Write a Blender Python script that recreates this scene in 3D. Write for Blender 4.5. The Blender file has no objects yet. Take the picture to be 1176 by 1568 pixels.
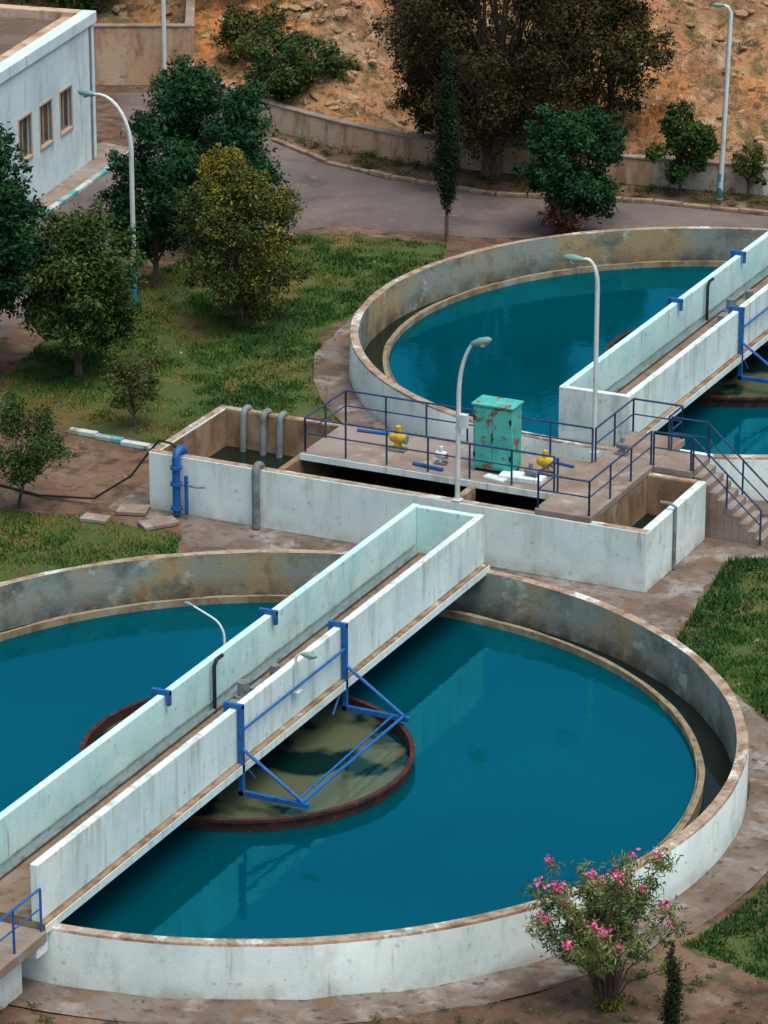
import bpy, math, random
import numpy as np
from mathutils import Vector, Matrix, noise
random.seed(7)
sc = bpy.context.scene
col = sc.collection

# ------------------------------------------------------------------ materials
def M(name, base, layers=(), rough=0.8, bump=None, spec=0.3, metallic=0.0, attr=None, ior=None):
    m = bpy.data.materials.new(name); m.use_nodes = True
    nt = m.node_tree; N = nt.nodes; L = nt.links
    b = N['Principled BSDF']
    b.inputs['Roughness'].default_value = rough
    b.inputs['Metallic'].default_value = metallic
    b.inputs['Specular IOR Level'].default_value = spec
    if ior: b.inputs['IOR'].default_value = ior
    tc = N.new('ShaderNodeTexCoord')
    cur = None
    if attr:
        a = N.new('ShaderNodeAttribute'); a.attribute_name = 'shade'
        r = N.new('ShaderNodeValToRGB'); L.new(a.outputs['Fac'], r.inputs['Fac'])
        el = r.color_ramp.elements
        el[0].position = attr[0][0]; el[0].color = (*attr[0][1], 1)
        el[1].position = attr[-1][0]; el[1].color = (*attr[-1][1], 1)
        for p, c in attr[1:-1]:
            e = el.new(p); e.color = (*c, 1)
        cur = r.outputs['Color']
    for ly in layers:
        c = ly['c']; s = ly.get('s', 2.0); st = ly.get('st', (1, 1, 1))
        lo, hi = ly.get('r', (0.45, 0.6)); amt = ly.get('a', 1.0)
        mp = N.new('ShaderNodeMapping'); mp.inputs['Scale'].default_value = (s*st[0], s*st[1], s*st[2])
        o = ly.get('o', 0); mp.inputs['Location'].default_value = (o, o*1.7, o*.3)
        L.new(tc.outputs['Object'], mp.inputs['Vector'])
        nz = N.new('ShaderNodeTexNoise'); nz.inputs['Scale'].default_value = 1
        nz.inputs['Detail'].default_value = ly.get('d', 5); nz.inputs['Roughness'].default_value = ly.get('nr', 0.62)
        fo = nz.outputs['Fac']
        L.new(mp.outputs['Vector'], nz.inputs['Vector'])
        mr = N.new('ShaderNodeMapRange'); mr.inputs['From Min'].default_value = lo; mr.inputs['From Max'].default_value = hi
        mr.inputs['To Max'].default_value = amt
        L.new(fo, mr.inputs['Value'])
        f = mr.outputs['Result']
        if 'z' in ly:
            z0, z1 = ly['z']
            sx = N.new('ShaderNodeSeparateXYZ'); L.new(tc.outputs['Object'], sx.inputs[0])
            m2 = N.new('ShaderNodeMapRange'); m2.inputs['From Min'].default_value = z0; m2.inputs['From Max'].default_value = z1
            L.new(sx.outputs['Z'], m2.inputs['Value'])
            mu = N.new('ShaderNodeMath'); mu.operation = 'MULTIPLY'
            L.new(f, mu.inputs[0]); L.new(m2.outputs['Result'], mu.inputs[1]); f = mu.outputs[0]
        mx = N.new('ShaderNodeMix'); mx.data_type = 'RGBA'
        L.new(f, mx.inputs[0])
        if cur is None: mx.inputs[6].default_value = (*base, 1)
        else: L.new(cur, mx.inputs[6])
        mx.inputs[7].default_value = (*c, 1)
        cur = mx.outputs[2]
    if cur is None: b.inputs['Base Color'].default_value = (*base, 1)
    else: L.new(cur, b.inputs['Base Color'])
    if bump:
        for_s, strength, dist = bump[:3]
        nz = N.new('ShaderNodeTexNoise'); nz.inputs['Scale'].default_value = for_s; nz.inputs['Detail'].default_value = 5
        nz.inputs['Roughness'].default_value = 0.65
        L.new(tc.outputs['Object'], nz.inputs['Vector'])
        bp = N.new('ShaderNodeBump'); bp.inputs['Strength'].default_value = strength; bp.inputs['Distance'].default_value = dist
        L.new(nz.outputs['Fac'], bp.inputs['Height']); L.new(bp.outputs['Normal'], b.inputs['Normal'])
    return m

WHITE = M('white_painted_concrete', (.72, .86, .84), [
    dict(c=(.54, .70, .69), s=.45, r=(.4, .66), a=.85),
    dict(c=(.36, .43, .36), s=.9, st=(1.2, 1.2, .6), r=(.54, .72), a=.5, nr=.72),
    dict(c=(.28, .33, .26), s=1.0, st=(3.2, 3.2, .28), r=(.52, .66), a=.6, o=22, z=(1.7, 3.1)),
    dict(c=(.30, .32, .26), s=1.0, st=(2.6, 2.6, .3), r=(.54, .68), a=.5, o=31, z=(.3, 1.6)),
    dict(c=(.31, .24, .15), s=1.0, st=(1.2, 1.2, 1.2), r=(.38, .60), a=.7, o=15, z=(.5, -.05)),
    dict(c=(.30, .20, .11), s=1.0, st=(5, 5, .5), r=(.64, .74), a=.6, o=5),
    dict(c=(.24, .26, .20), s=4, r=(.61, .71), a=.6, o=2)], rough=.75, bump=(14, .35, .02))
TEALWHITE = M('pale_teal_painted_concrete', (.58, .82, .80), [
    dict(c=(.38, .68, .68), s=.7, r=(.4, .65), a=.8),
    dict(c=(.28, .38, .33), s=1.0, st=(1.5, 1.5, .45), r=(.52, .72), a=.55, o=6, nr=.72),
    dict(c=(.30, .18, .08), s=1.0, st=(4, 4, .6), r=(.63, .74), a=.7, o=9),
    dict(c=(.22, .25, .19), s=4, r=(.61, .71), a=.6, o=3)], rough=.75, bump=(14, .35, .02))
RIM = M('weathered_rim_concrete', (.38, .31, .235), [
    dict(c=(.66, .69, .64), s=.55, r=(.54, .60), a=.85, nr=.7),
    dict(c=(.19, .11, .06), s=2.2, r=(.46, .64), a=.85, o=4),
    dict(c=(.12, .085, .055), s=10, r=(.56, .7), a=.7, o=7)], rough=.9, bump=(20, .6, .03))
INNER = M('tank_inner_concrete', (.24, .28, .25), [
    dict(c=(.37, .27, .13), s=.33, r=(.47, .6), a=.85, o=2),
    dict(c=(.07, .09, .08), s=.8, st=(1.0, 1.0, 1.0), r=(.47, .66), a=.8, o=3, nr=.7),
    dict(c=(.28, .15, .06), s=1, st=(2, 2, .8), r=(.57, .7), a=.7, o=8),
    dict(c=(.50, .56, .50), s=1.3, r=(.60, .66), a=.55, o=12),
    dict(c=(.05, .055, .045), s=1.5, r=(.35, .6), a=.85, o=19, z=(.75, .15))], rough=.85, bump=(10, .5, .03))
WEIR = M('weir_concrete', (.25, .215, .14), [
    dict(c=(.10, .09, .07), s=3, r=(.5, .65), a=.8), dict(c=(.38, .34, .26), s=2, r=(.55, .68), a=.6, o=4)], rough=.8, bump=(15, .4, .02))
CONC = M('old_grey_concrete', (.27, .235, .20), [
    dict(c=(.20, .13, .09), s=.7, r=(.42, .62), a=.8), dict(c=(.38, .36, .33), s=1.6, r=(.55, .68), a=.7, o=5),
    dict(c=(.11, .09, .07), s=9, r=(.58, .7), a=.6, o=6)], rough=.9, bump=(12, .5, .02))
APRON = M('apron_concrete', (.19, .165, .145), [
    dict(c=(.11, .075, .055), s=.5, r=(.42, .6), a=.9), dict(c=(.30, .28, .265), s=.8, r=(.54, .66), a=.8, o=5),
    dict(c=(.05, .04, .03), s=3, r=(.55, .67), a=.8, o=6), dict(c=(.16, .10, .06), s=1.4, r=(.52, .62), a=.7, o=16)], rough=.92, bump=(7, .9, .06))
FLOOR = M('walkway_floor', (.18, .13, .09), [
    dict(c=(.25, .20, .155), s=.8, r=(.45, .62), a=.8), dict(c=(.08, .06, .045), s=2.5, r=(.52, .7), a=.8, o=3)], rough=.9, bump=(12, .4, .02))
LEDGE = M('stained_ledge', (.30, .22, .14), [
    dict(c=(.16, .09, .05), s=2, r=(.45, .6), a=.9), dict(c=(.6, .62, .58), s=1.1, r=(.58, .68), a=.7, o=4)], rough=.9, bump=(14, .4, .02))
STAINW = M('stained_basin_wall', (.33, .23, .14), [
    dict(c=(.16, .095, .05), s=1, st=(1.5, 1.5, .8), r=(.4, .62), a=.9), dict(c=(.38, .37, .31), s=1.2, r=(.55, .7), a=.8, o=4)], rough=.9, bump=(12, .5, .02))
DIRT = M('dirt', (.175, .11, .072), [
    dict(c=(.10, .058, .036), s=.25, r=(.42, .6), a=.9), dict(c=(.26, .19, .14), s=.6, r=(.52, .68), a=.7, o=3),
    dict(c=(.045, .032, .02), s=1.6, r=(.50, .64), a=.85, o=5), dict(c=(.30, .24, .18), s=9, r=(.62, .72), a=.7, o=5),
    dict(c=(.055, .07, .022), s=1.1, r=(.56, .64), a=.6, o=41)], rough=.95, bump=(4, .9, .12))
ASPH = M('worn_asphalt', (.125, .107, .105), [
    dict(c=(.175, .142, .13), s=.2, r=(.4, .6), a=.9), dict(c=(.078, .065, .063), s=.4, r=(.5, .66), a=.85, o=3),
    dict(c=(.21, .18, .16), s=1.5, r=(.58, .7), a=.6, o=7), dict(c=(.05, .042, .04), s=7, r=(.6, .72), a=.7, o=5),
    dict(c=(.17, .105, .07), s=.7, r=(.56, .66), a=.6, o=25)], rough=.9, bump=(12, .5, .03))
LAWN = M('lawn_soil', (.06, .10, .024), [
    dict(c=(.17, .11, .035), s=.3, r=(.50, .64), a=.8), dict(c=(.035, .065, .018), s=.8, r=(.5, .66), a=.8, o=3),
    dict(c=(.11, .068, .038), s=1.8, r=(.57, .68), a=.8, o=5)], rough=.95, bump=(8, .9, .08))
HILL = M('hill_earth', (.43, .215, .09), [
    dict(c=(.34, .26, .175), s=.12, r=(.46, .62), a=.7), dict(c=(.54, .205, .045), s=.08, r=(.47, .59), a=.85, o=30),
    dict(c=(.21, .12, .065), s=.5, r=(.49, .63), a=.85, o=3), dict(c=(.52, .40, .27), s=1.1, r=(.57, .67), a=.7, o=5),
    dict(c=(.11, .075, .04), s=2.2, r=(.52, .63), a=.85, o=8), dict(c=(.11, .115, .045), s=.7, r=(.54, .62), a=.75, o=18)], rough=.95, bump=(2.6, 1.0, .35))
ROCK = M('rock', (.40, .28, .17), [dict(c=(.29, .155, .08), s=1.5, r=(.4, .6), a=.9), dict(c=(.50, .41, .30), s=3, r=(.55, .7), a=.6)], rough=.95, bump=(6, .9, .08))
TANWALL = M('tan_boundary_wall', (.48, .34, .21), [
    dict(c=(.56, .48, .38), s=.5, r=(.45, .62), a=.8), dict(c=(.24, .145, .09), s=1, st=(2, 2, .6), r=(.48, .66), a=.8, o=3),
    dict(c=(.12, .09, .06), s=5, r=(.6, .7), a=.6, o=6)], rough=.9, bump=(8, .5, .03))
PALEWALL = M('whitewashed_wall', (.50, .46, .38), [
    dict(c=(.60, .62, .58), s=.5, r=(.45, .58), a=.9), dict(c=(.10, .32, .34), s=.9, r=(.60, .64), a=.7, o=13, d=2), dict(c=(.24, .16, .10), s=1, st=(2, 2, .8), r=(.5, .66), a=.8, o=3),
    dict(c=(.12, .09, .06), s=5, r=(.6, .7), a=.6, o=6)], rough=.9, bump=(8, .5, .03))
BLUE = M('blue_steel_paint', (.012, .12, .38), [dict(c=(.01, .05, .17), s=5, r=(.5, .65), a=.7), dict(c=(.16, .06, .03), s=7, r=(.60, .70), a=.8, o=5)], rough=.5, spec=.3)
DBLUE = M('dark_blue_railing_paint', (.018, .045, .12), [dict(c=(.03, .12, .30), s=3, r=(.5, .65), a=.6), dict(c=(.12, .05, .03), s=7, r=(.62, .72), a=.8, o=5)], rough=.55, spec=.3)
RUST = M('rusty_steel', (.065, .02, .016), [dict(c=(.02, .012, .012), s=3, r=(.45, .6), a=.8), dict(c=(.18, .065, .035), s=5, r=(.58, .68), a=.7)], rough=.8, bump=(20, .4, .01))
CAB = M('turquoise_rusty_sheet', (.05, .42, .37), [dict(c=(.10, .50, .44), s=1.5, r=(.45, .6), a=.8), dict(c=(.24, .08, .03), s=2.2, r=(.56, .60), a=.95, o=3),
                                               dict(c=(.12, .05, .03), s=9, r=(.6, .66), a=.8, o=8)], rough=.6, bump=(10, .3, .01))
YEL = M('yellow_paint', (.55, .38, .03), [dict(c=(.3, .2, .03), s=6, r=(.5, .7), a=.7)], rough=.5)
GREY = M('grey_machine_paint', (.18, .21, .22), [dict(c=(.08, .08, .07), s=6, r=(.5, .7), a=.8)], rough=.6)
PIPEG = M('grey_pipe', (.19, .23, .24), [dict(c=(.09, .085, .08), s=2, r=(.45, .65), a=.8)], rough=.7)
TEALM = M('teal_machine_paint', (.02, .20, .24), [dict(c=(.02, .08, .08), s=6, r=(.5, .7), a=.8)], rough=.5)
POLE = M('lamp_pole_paint', (.60, .69, .67), [dict(c=(.40, .42, .40), s=2, st=(3, 3, .6), r=(.5, .68), a=.7), dict(c=(.25, .12, .06), s=4, r=(.64, .72), a=.8, o=4)], rough=.5)
POLEB = M('blue_pole_band', (.03, .25, .36), [dict(c=(.4, .45, .45), s=5, r=(.55, .64), a=.7)], rough=.6)
HEAD = M('lamp_head', (.16, .32, .27), [dict(c=(.3, .36, .34), s=6, r=(.5, .7), a=.6)], rough=.4)
GLASS = M('lamp_glass', (.6, .62, .55), rough=.2, spec=.6)
BLACK = M('black_rubber', (.015, .015, .017), rough=.5)
WINDOW = M('window_glass', (.05, .045, .045), [dict(c=(.16, .10, .06), s=1.2, r=(.45, .6), a=.8)], rough=.12, spec=.7)
WFRAME = M('tan_window_surround', (.42, .34, .25), rough=.8)
ROOFG = M('roof_gravel', (.12, .085, .065), [dict(c=(.17, .13, .10), s=1, r=(.45, .6), a=.8), dict(c=(.07, .05, .04), s=8, r=(.55, .7), a=.7)], rough=.95, bump=(20, .6, .03))
BWALL = M('building_white_plaster', (.62, .80, .84), [dict(c=(.46, .60, .64), s=.5, r=(.42, .65), a=.7), dict(c=(.30, .24, .17), s=1, st=(2, 2, .35), r=(.56, .72), a=.6, o=4)], rough=.85, bump=(10, .3, .02))
BARK = M('bark', (.13, .10, .075), [dict(c=(.06, .045, .035), s=6, st=(2, 2, .4), r=(.45, .6), a=.9)], rough=.95, bump=(12, .8, .04))
KERB = M('painted_kerb', (.48, .58, .58), [dict(c=(.28, .22, .16), s=2, r=(.5, .6), a=.9)], rough=.85, bump=(12, .4, .02))
KERBT = M('teal_painted_kerb', (.06, .36, .40), [dict(c=(.38, .42, .4), s=1.6, r=(.46, .56), a=.9), dict(c=(.25, .18, .12), s=3, r=(.55, .64), a=.9, o=4)], rough=.85)
KERBO = M('old_kerb_stone', (.30, .22, .16), [dict(c=(.15, .10, .065), s=2, r=(.45, .6), a=.9)], rough=.95, bump=(8, .6, .03))

def water(name, base, base2, ior, gl=(.05, .60, .78), patch=None):
    m = bpy.data.materials.new(name); m.use_nodes = True; nt = m.node_tree; N = nt.nodes; L = nt.links
    N.remove(N['Principled BSDF']); out = N['Material Output']
    tc = N.new('ShaderNodeTexCoord')
    n1 = N.new('ShaderNodeTexNoise'); n1.inputs['Scale'].default_value = .12 if not patch else .42; n1.inputs['Detail'].default_value = 3
    L.new(tc.outputs['Object'], n1.inputs['Vector'])
    mr = N.new('ShaderNodeMapRange'); mr.inputs[1].default_value, mr.inputs[2].default_value = patch or (.4, .6); L.new(n1.outputs['Fac'], mr.inputs['Value'])
    mx = N.new('ShaderNodeMix'); mx.data_type = 'RGBA'; L.new(mr.outputs['Result'], mx.inputs[0]); mx.inputs[6].default_value = (*base, 1); mx.inputs[7].default_value = (*base2, 1)
    nz = N.new('ShaderNodeTexNoise'); nz.inputs['Scale'].default_value = 2.6; nz.inputs['Detail'].default_value = 4
    L.new(tc.outputs['Object'], nz.inputs['Vector'])
    bp = N.new('ShaderNodeBump'); bp.inputs['Strength'].default_value = .10; bp.inputs['Distance'].default_value = .04
    L.new(nz.outputs['Fac'], bp.inputs['Height'])
    df = N.new('ShaderNodeBsdfDiffuse'); L.new(mx.outputs[2], df.inputs['Color'])
    gs = N.new('ShaderNodeBsdfGlossy'); gs.inputs['Color'].default_value = (*gl, 1); gs.inputs['Roughness'].default_value = .03; L.new(bp.outputs['Normal'], gs.inputs['Normal'])
    fr = N.new('ShaderNodeFresnel'); fr.inputs['IOR'].default_value = ior; L.new(bp.outputs['Normal'], fr.inputs['Normal'])
    ms = N.new('ShaderNodeMixShader'); L.new(fr.outputs[0], ms.inputs[0]); L.new(df.outputs[0], ms.inputs[1]); L.new(gs.outputs[0], ms.inputs[2])
    L.new(ms.outputs[0], out.inputs['Surface'])
    return m
WATER = water('teal_water', (.0, .066, .092), (.0, .054, .078), 2.5)
WATERW = water('feed_well_water', (.003, .018, .018), (.085, .105, .06), 1.5, (.3, .7, .7), (.49, .55))
WATERD = water('dark_channel_water', (.008, .014, .012), (.012, .016, .012), 1.3, (.6, .8, .8))

# ------------------------------------------------------------------ mesh builder
class MB:
    def __init__(s): s.v = []; s.f = []; s.m = []; s.sm = []
    def add(s, vs, fs, mi=0, smooth=False):
        o = len(s.v); s.v.extend(vs)
        for f in fs: s.f.append([i+o for i in f]); s.m.append(mi); s.sm.append(smooth)
    def box(s, x0, x1, y0, y1, z0, z1, mi=0, rot=0, piv=None):
        vs = [(x0,y0,z0),(x1,y0,z0),(x1,y1,z0),(x0,y1,z0),(x0,y0,z1),(x1,y0,z1),(x1,y1,z1),(x0,y1,z1)]
        if rot:
            px, py = piv or ((x0+x1)/2, (y0+y1)/2); c, n = math.cos(rot), math.sin(rot)
            vs = [(px+(x-px)*c-(y-py)*n, py+(x-px)*n+(y-py)*c, z) for x, y, z in vs]
        s.add(vs, [(0,3,2,1),(4,5,6,7),(0,1,5,4),(1,2,6,5),(2,3,7,6),(3,0,4,7)], mi)
    def tube(s, pts, r, mi=0, seg=8, cap=True):
        pts = [Vector(p) for p in pts]; n = len(pts)
        rs = r if isinstance(r, (list, tuple)) else [r]*n
        o = len(s.v); vs = []; up = None
        for i, p in enumerate(pts):
            d = (pts[min(i+1, n-1)]-pts[max(i-1, 0)]).normalized()
            if up is None:
                up = Vector((0,0,1)) if abs(d.z) < .9 else Vector((1,0,0))
            a = d.cross(up).normalized(); b = a.cross(d).normalized(); up = b
            for k in range(seg):
                t = 2*math.pi*k/seg; q = p + (a*math.cos(t)+b*math.sin(t))*rs[i]; vs.append(tuple(q))
        fs = []
        for i in range(n-1):
            for k in range(seg):
                k2 = (k+1) % seg; fs.append((i*seg+k, i*seg+k2, (i+1)*seg+k2, (i+1)*seg+k))
        s.add(vs, fs, mi, True)
        if cap:
            s.f.append([o+k for k in range(seg)][::-1]); s.m.append(mi); s.sm.append(False)
            s.f.append([o+(n-1)*seg+k for k in range(seg)]); s.m.append(mi); s.sm.append(False)
    def lathe(s, prof, cx, cy, mis, seg=160, closed=True, jit=0):
        n = len(prof); vs = []
        for k in range(seg):
            t = 2*math.pi*k/seg
            for i, (r, z) in enumerate(prof):
                jr = jit*noise.noise(Vector((math.cos(t)*8, math.sin(t)*8, i*3.1))) if jit else 0
                vs.append((cx+(r+jr)*math.cos(t), cy+(r+jr)*math.sin(t), z+jr*.7))
        m = n if closed else n-1; base = len(s.v); s.v.extend(vs)
        for i in range(m):
            j = (i+1) % n; mi = mis[i] if isinstance(mis, (list, tuple)) else mis
            for k in range(seg):
                k2 = (k+1) % seg
                s.f.append([base+k*n+i, base+k2*n+i, base+k2*n+j, base+k*n+j]); s.m.append(mi); s.sm.append(True)
    def disc(s, cx, cy, r, z, mi=0, seg=128):
        s.add([(cx+r*math.cos(2*math.pi*k/seg), cy+r*math.sin(2*math.pi*k/seg), z) for k in range(seg)], [list(range(seg))], mi)
    def done(s, name, mats, parent=None, bevel=0, sharp=None):
        me = bpy.data.meshes.new(name); me.from_pydata(s.v, [], s.f)
        for m in (mats if isinstance(mats, (list, tuple)) else [mats]): me.materials.append(m)
        me.polygons.foreach_set('material_index', s.m); me.polygons.foreach_set('use_smooth', s.sm)
        me.update()
        if any(s.sm):
            try: me.set_sharp_from_angle(angle=math.radians(40))
            except Exception: pass
        ob = bpy.data.objects.new(name, me); col.objects.link(ob)
        if parent: ob.parent = parent
        if bevel:
            b = ob.modifiers.new('bevel', 'BEVEL'); b.width = bevel; b.segments = 2; b.limit_method = 'ANGLE'
        return ob
def empty(name):
    e = bpy.data.objects.new(name, None); col.objects.link(e); return e
def boxo(name, dims, mat, parent=None, bevel=.02):
    b = MB(); b.box(*dims); return b.done(name, mat, parent, bevel)

def arc(c, r, a0, a1, n, ax1, ax2):
    c = Vector(c); ax1 = Vector(ax1); ax2 = Vector(ax2)
    return [tuple(c+ax1*r*math.cos(a0+(a1-a0)*i/n)+ax2*r*math.sin(a0+(a1-a0)*i/n)) for i in range(n+1)]

# ------------------------------------------------------------------ ground
g = MB(); g.add([(-900,-900,0),(900,-900,0),(900,900,0),(-900,900,0)], [(0,1,2,3)]); g.done('ground', DIRT)

def jpoly(pts, step=.6, amp=.15, seed=0):
    out = []
    n = len(pts)
    for i in range(n):
        a = Vector(pts[i]); b = Vector(pts[(i+1) % n]); d = b-a; k = max(1, int(d.length/step))
        for j in range(k):
            p = a+d*(j/k); nn = Vector((-d.y, d.x)).normalized()
            q = amp*(noise.noise(Vector((p.x*1.3+seed, p.y*1.3, seed)))+.6*noise.noise(Vector((p.x*4+seed, p.y*4, seed))))*1.6
            out.append((p.x+nn.x*q, p.y+nn.y*q))
    return out
def sheet(name, pts, z, mat, step=.6, amp=.15, seed=0):
    p = jpoly(pts, step, amp, seed); b = MB(); b.add([(x, y, z) for x, y in p], [list(range(len(p)))]); b.done(name, mat); return p

kerb_line = [(-26.9,53.7),(-23.5,51.6),(-20.3,50.6),(-15.8,50.2),(-10.1,51.8),(-5.7,52.1),(20,57)]
sheet('asphalt_road', [(-29,-5),(-29.0,30),(-31.2,50),(-36,57.5),(-33.5,59.3),(-26.9,53.8)]+[(x, y-.1) for x, y in kerb_line[1:]]+
      [(22,50),(8,48.4),(-5,48.0),(-10,46.6),(-14.4,44.9),(-19.4,44.2),(-23,40.2),(-24.4,34),(-23.2,24),(-20.5,17),(-19.5,8),(-21,-5)], .004, ASPH, .8, .18, 1)
def arcpts(cx, cy, r, d0, d1, n=10):
    return [(cx+r*math.cos(math.radians(d0+(d1-d0)*i/n)), cy+r*math.sin(math.radians(d0+(d1-d0)*i/n))) for i in range(n+1)]
C2 = (-.85, 34.35)
lawnA = [(-19.8,21.2),(-21.6,24),(-23.2,33),(-22.2,39.3),(-19.4,43.1),(-14.8,43.6),(-14.2,42)]+arcpts(C2[0],C2[1],13.5,148,190,6)+[(-12.7,29.4),(-11.1,26.4),(-9.4,24.2),(-7.6,22.7),(-7.2,20.9),(-12,20.8),(-13.6,20.6),(-16.2,20.6)]
lawnB = [(-22,6),(-21,12.5),(-15.5,13.4),(-12.6,14.1),(-9.6,13.7)]+arcpts(0,0,13.6,128,165,6)
lawnC = [(5.3,18.7),(9,21.5),(16,21),(17,4)]+arcpts(0,0,13.3,16,62,6)+[(5.9,14.2)]
lawnD = [(12.9,-4.2)]+arcpts(0,0,13.5,-12,3,4)+[(19,2),(19,-4),(15,-5)]
sheet('lawn', lawnA, .012, LAWN, .5, .3, 2); sheet('lawn', lawnB, .012, LAWN, .5, .25, 3)
sheet('lawn', lawnC, .012, LAWN, .5, .25, 4); sheet('lawn', lawnD, .012, LAWN, .5, .25, 5)

for cx_, cy in ((0, 0), C2):
    b = MB(); b.lathe([(12.0,.0),(12.0,.05),(13.15,.035),(13.2,.0)], cx_, cy, 0, 160, jit=.16); b.done('tank_apron', APRON)
sheet('chamber_apron_paving', [(-12.6,20.7),(-12.7,15.0),(-9.8,14.2),(-8.0,11.8),(7.3,11.3),(5.9,13.6),(5.7,15),(5.2,18.6),(7.5,20.4),(7,24.5),(4.5,25.5),(-4,24),(-8.3,21.0)], .008, APRON, .5, .14, 8)

def inpoly(x, y, poly):
    px = np.array([p[0] for p in poly]); py = np.array([p[1] for p in poly]); ins = np.zeros(len(x), bool); j = len(px)-1
    for i in range(len(px)):
        c = ((py[i] > y) != (py[j] > y)) & (x < (px[j]-px[i])*(y-py[i])/(py[j]-py[i]+1e-12)+px[i]); ins ^= c; j = i
    return ins
def pynoise(x, y, s, o=0):
    return np.array([noise.noise(Vector((a*s+o, b*s+o, o))) for a, b in zip(x, y)])
GRASS = M('grass_blades', (.1, .1, .1), attr=[(0, (.030, .085, .02)), (.3, (.058, .14, .026)), (.52, (.105, .16, .03)), (.70, (.22, .17, .04)), (.86, (.24, .135, .04)), (1, (.16, .09, .045))], rough=.8, spec=.1)
def quads_mesh(name, V, mat, shade, nv, parent=None):
    n = len(V)//nv; me = bpy.data.meshes.new(name)
    me.vertices.add(len(V)); me.vertices.foreach_set('co', V.astype(np.float32).ravel())
    me.loops.add(len(V)); me.loops.foreach_set('vertex_index', np.arange(len(V), dtype=np.int32))
    me.polygons.add(n); me.polygons.foreach_set('loop_start', np.arange(0, len(V), nv, dtype=np.int32))
    me.update(calc_edges=True)
    at = me.attributes.new('shade', 'FLOAT', 'FACE'); at.data.foreach_set('value', shade.astype(np.float32))
    me.materials.append(mat); ob = bpy.data.objects.new(name, me); col.objects.link(ob)
    if parent: ob.parent = parent
    return ob
def grass(poly, dens, h, seed, bias=0, name='lawn_grass'):
    rg = np.random.default_rng(seed)
    xs = [p[0] for p in poly]; ys = [p[1] for p in poly]; A = (max(xs)-min(xs))*(max(ys)-min(ys)); n = int(A*dens)
    x = rg.uniform(min(xs), max(xs), n); y = rg.uniform(min(ys), max(ys), n); k = inpoly(x, y, poly); x = x[k]; y = y[k]
    cl = pynoise(x, y, .32, 3.3); fine = pynoise(x, y, 1.3, 8.1)
    k = rg.uniform(0, 1, len(x)) < np.clip(.85+cl*1.1+fine*1.1, .15, 1); x = x[k]; y = y[k]; cl = cl[k]; fine = fine[k]; n = len(x)
    a = rg.uniform(0, 2*np.pi, n); hh = h*rg.uniform(.4, 1.4, n)*(1+fine*1.1+cl*.8); w = rg.uniform(.02, .04, n); l = rg.uniform(.0, .9, n)*hh; b = rg.uniform(0, 2*np.pi, n)
    V = np.zeros((n, 3, 3)); V[:,0,0] = x-np.cos(a)*w; V[:,0,1] = y-np.sin(a)*w; V[:,1,0] = x+np.cos(a)*w; V[:,1,1] = y+np.sin(a)*w
    V[:,2,0] = x+np.cos(b)*l; V[:,2,1] = y+np.sin(b)*l; V[:,2,2] = np.maximum(hh, .02)
    sh = np.clip(.42+bias-cl*1.0-fine*.35+pynoise(x, y, .13, 5)*.7+rg.normal(0, .12, n), 0, 1)
    quads_mesh(name, V.reshape(-1, 3), GRASS, sh, 3)
grass(lawnA, 280, .10, 1, -.05); grass(lawnB, 250, .09, 2, -.02); grass(lawnC, 290, .12, 3, -.18); grass(lawnD, 290, .11, 4, -.04)

# ------------------------------------------------------------------ tanks
def tank(cx, cy, k=1.0):
    e = empty('circular_settling_tank')
    R = [12.02*k, 12.0*k, 11.98*k, 11.72*k, 11.70*k]
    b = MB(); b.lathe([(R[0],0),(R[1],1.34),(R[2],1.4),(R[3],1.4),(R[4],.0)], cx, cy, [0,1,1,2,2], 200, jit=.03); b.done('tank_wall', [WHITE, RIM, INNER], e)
    b = MB(); b.lathe([(10.95*k,0),(10.95*k,.46),(10.80*k,.46),(10.80*k,0)], cx, cy, 0, 200, jit=.03)
    b.done('weir_wall', WEIR, e)
    b = MB(); b.lathe([(10.79*k,.2),(10.79*k,.49),(10.76*k,.49),(10.76*k,.2)], cx, cy, 0, 200)
    b.done('weir_notch_plate', STAINW, e)
    b = MB(); b.lathe([(11.71*k,.12),(10.94*k,.12)], cx, cy, 0, 160, closed=False); b.done('launder_channel', WATERD, e)
    b = MB(); b.disc(cx, cy, 10.81*k, .30); b.done('tank_water', WATER, e)
    b = MB(); b.lathe([(4.10,.1),(4.10,.56),(4.18,.56),(4.18,.64),(4.05,.64),(4.05,.1)], -.4, cy+.0, [0]*6, 120); b.done('feed_well_ring', RUST, e)
    b = MB(); b.disc(-.4, cy, 4.06, .38); b.done('feed_well_water', WATERW, e)
tank(0, 0); tank(C2[0], C2[1], 1.0)

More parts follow.
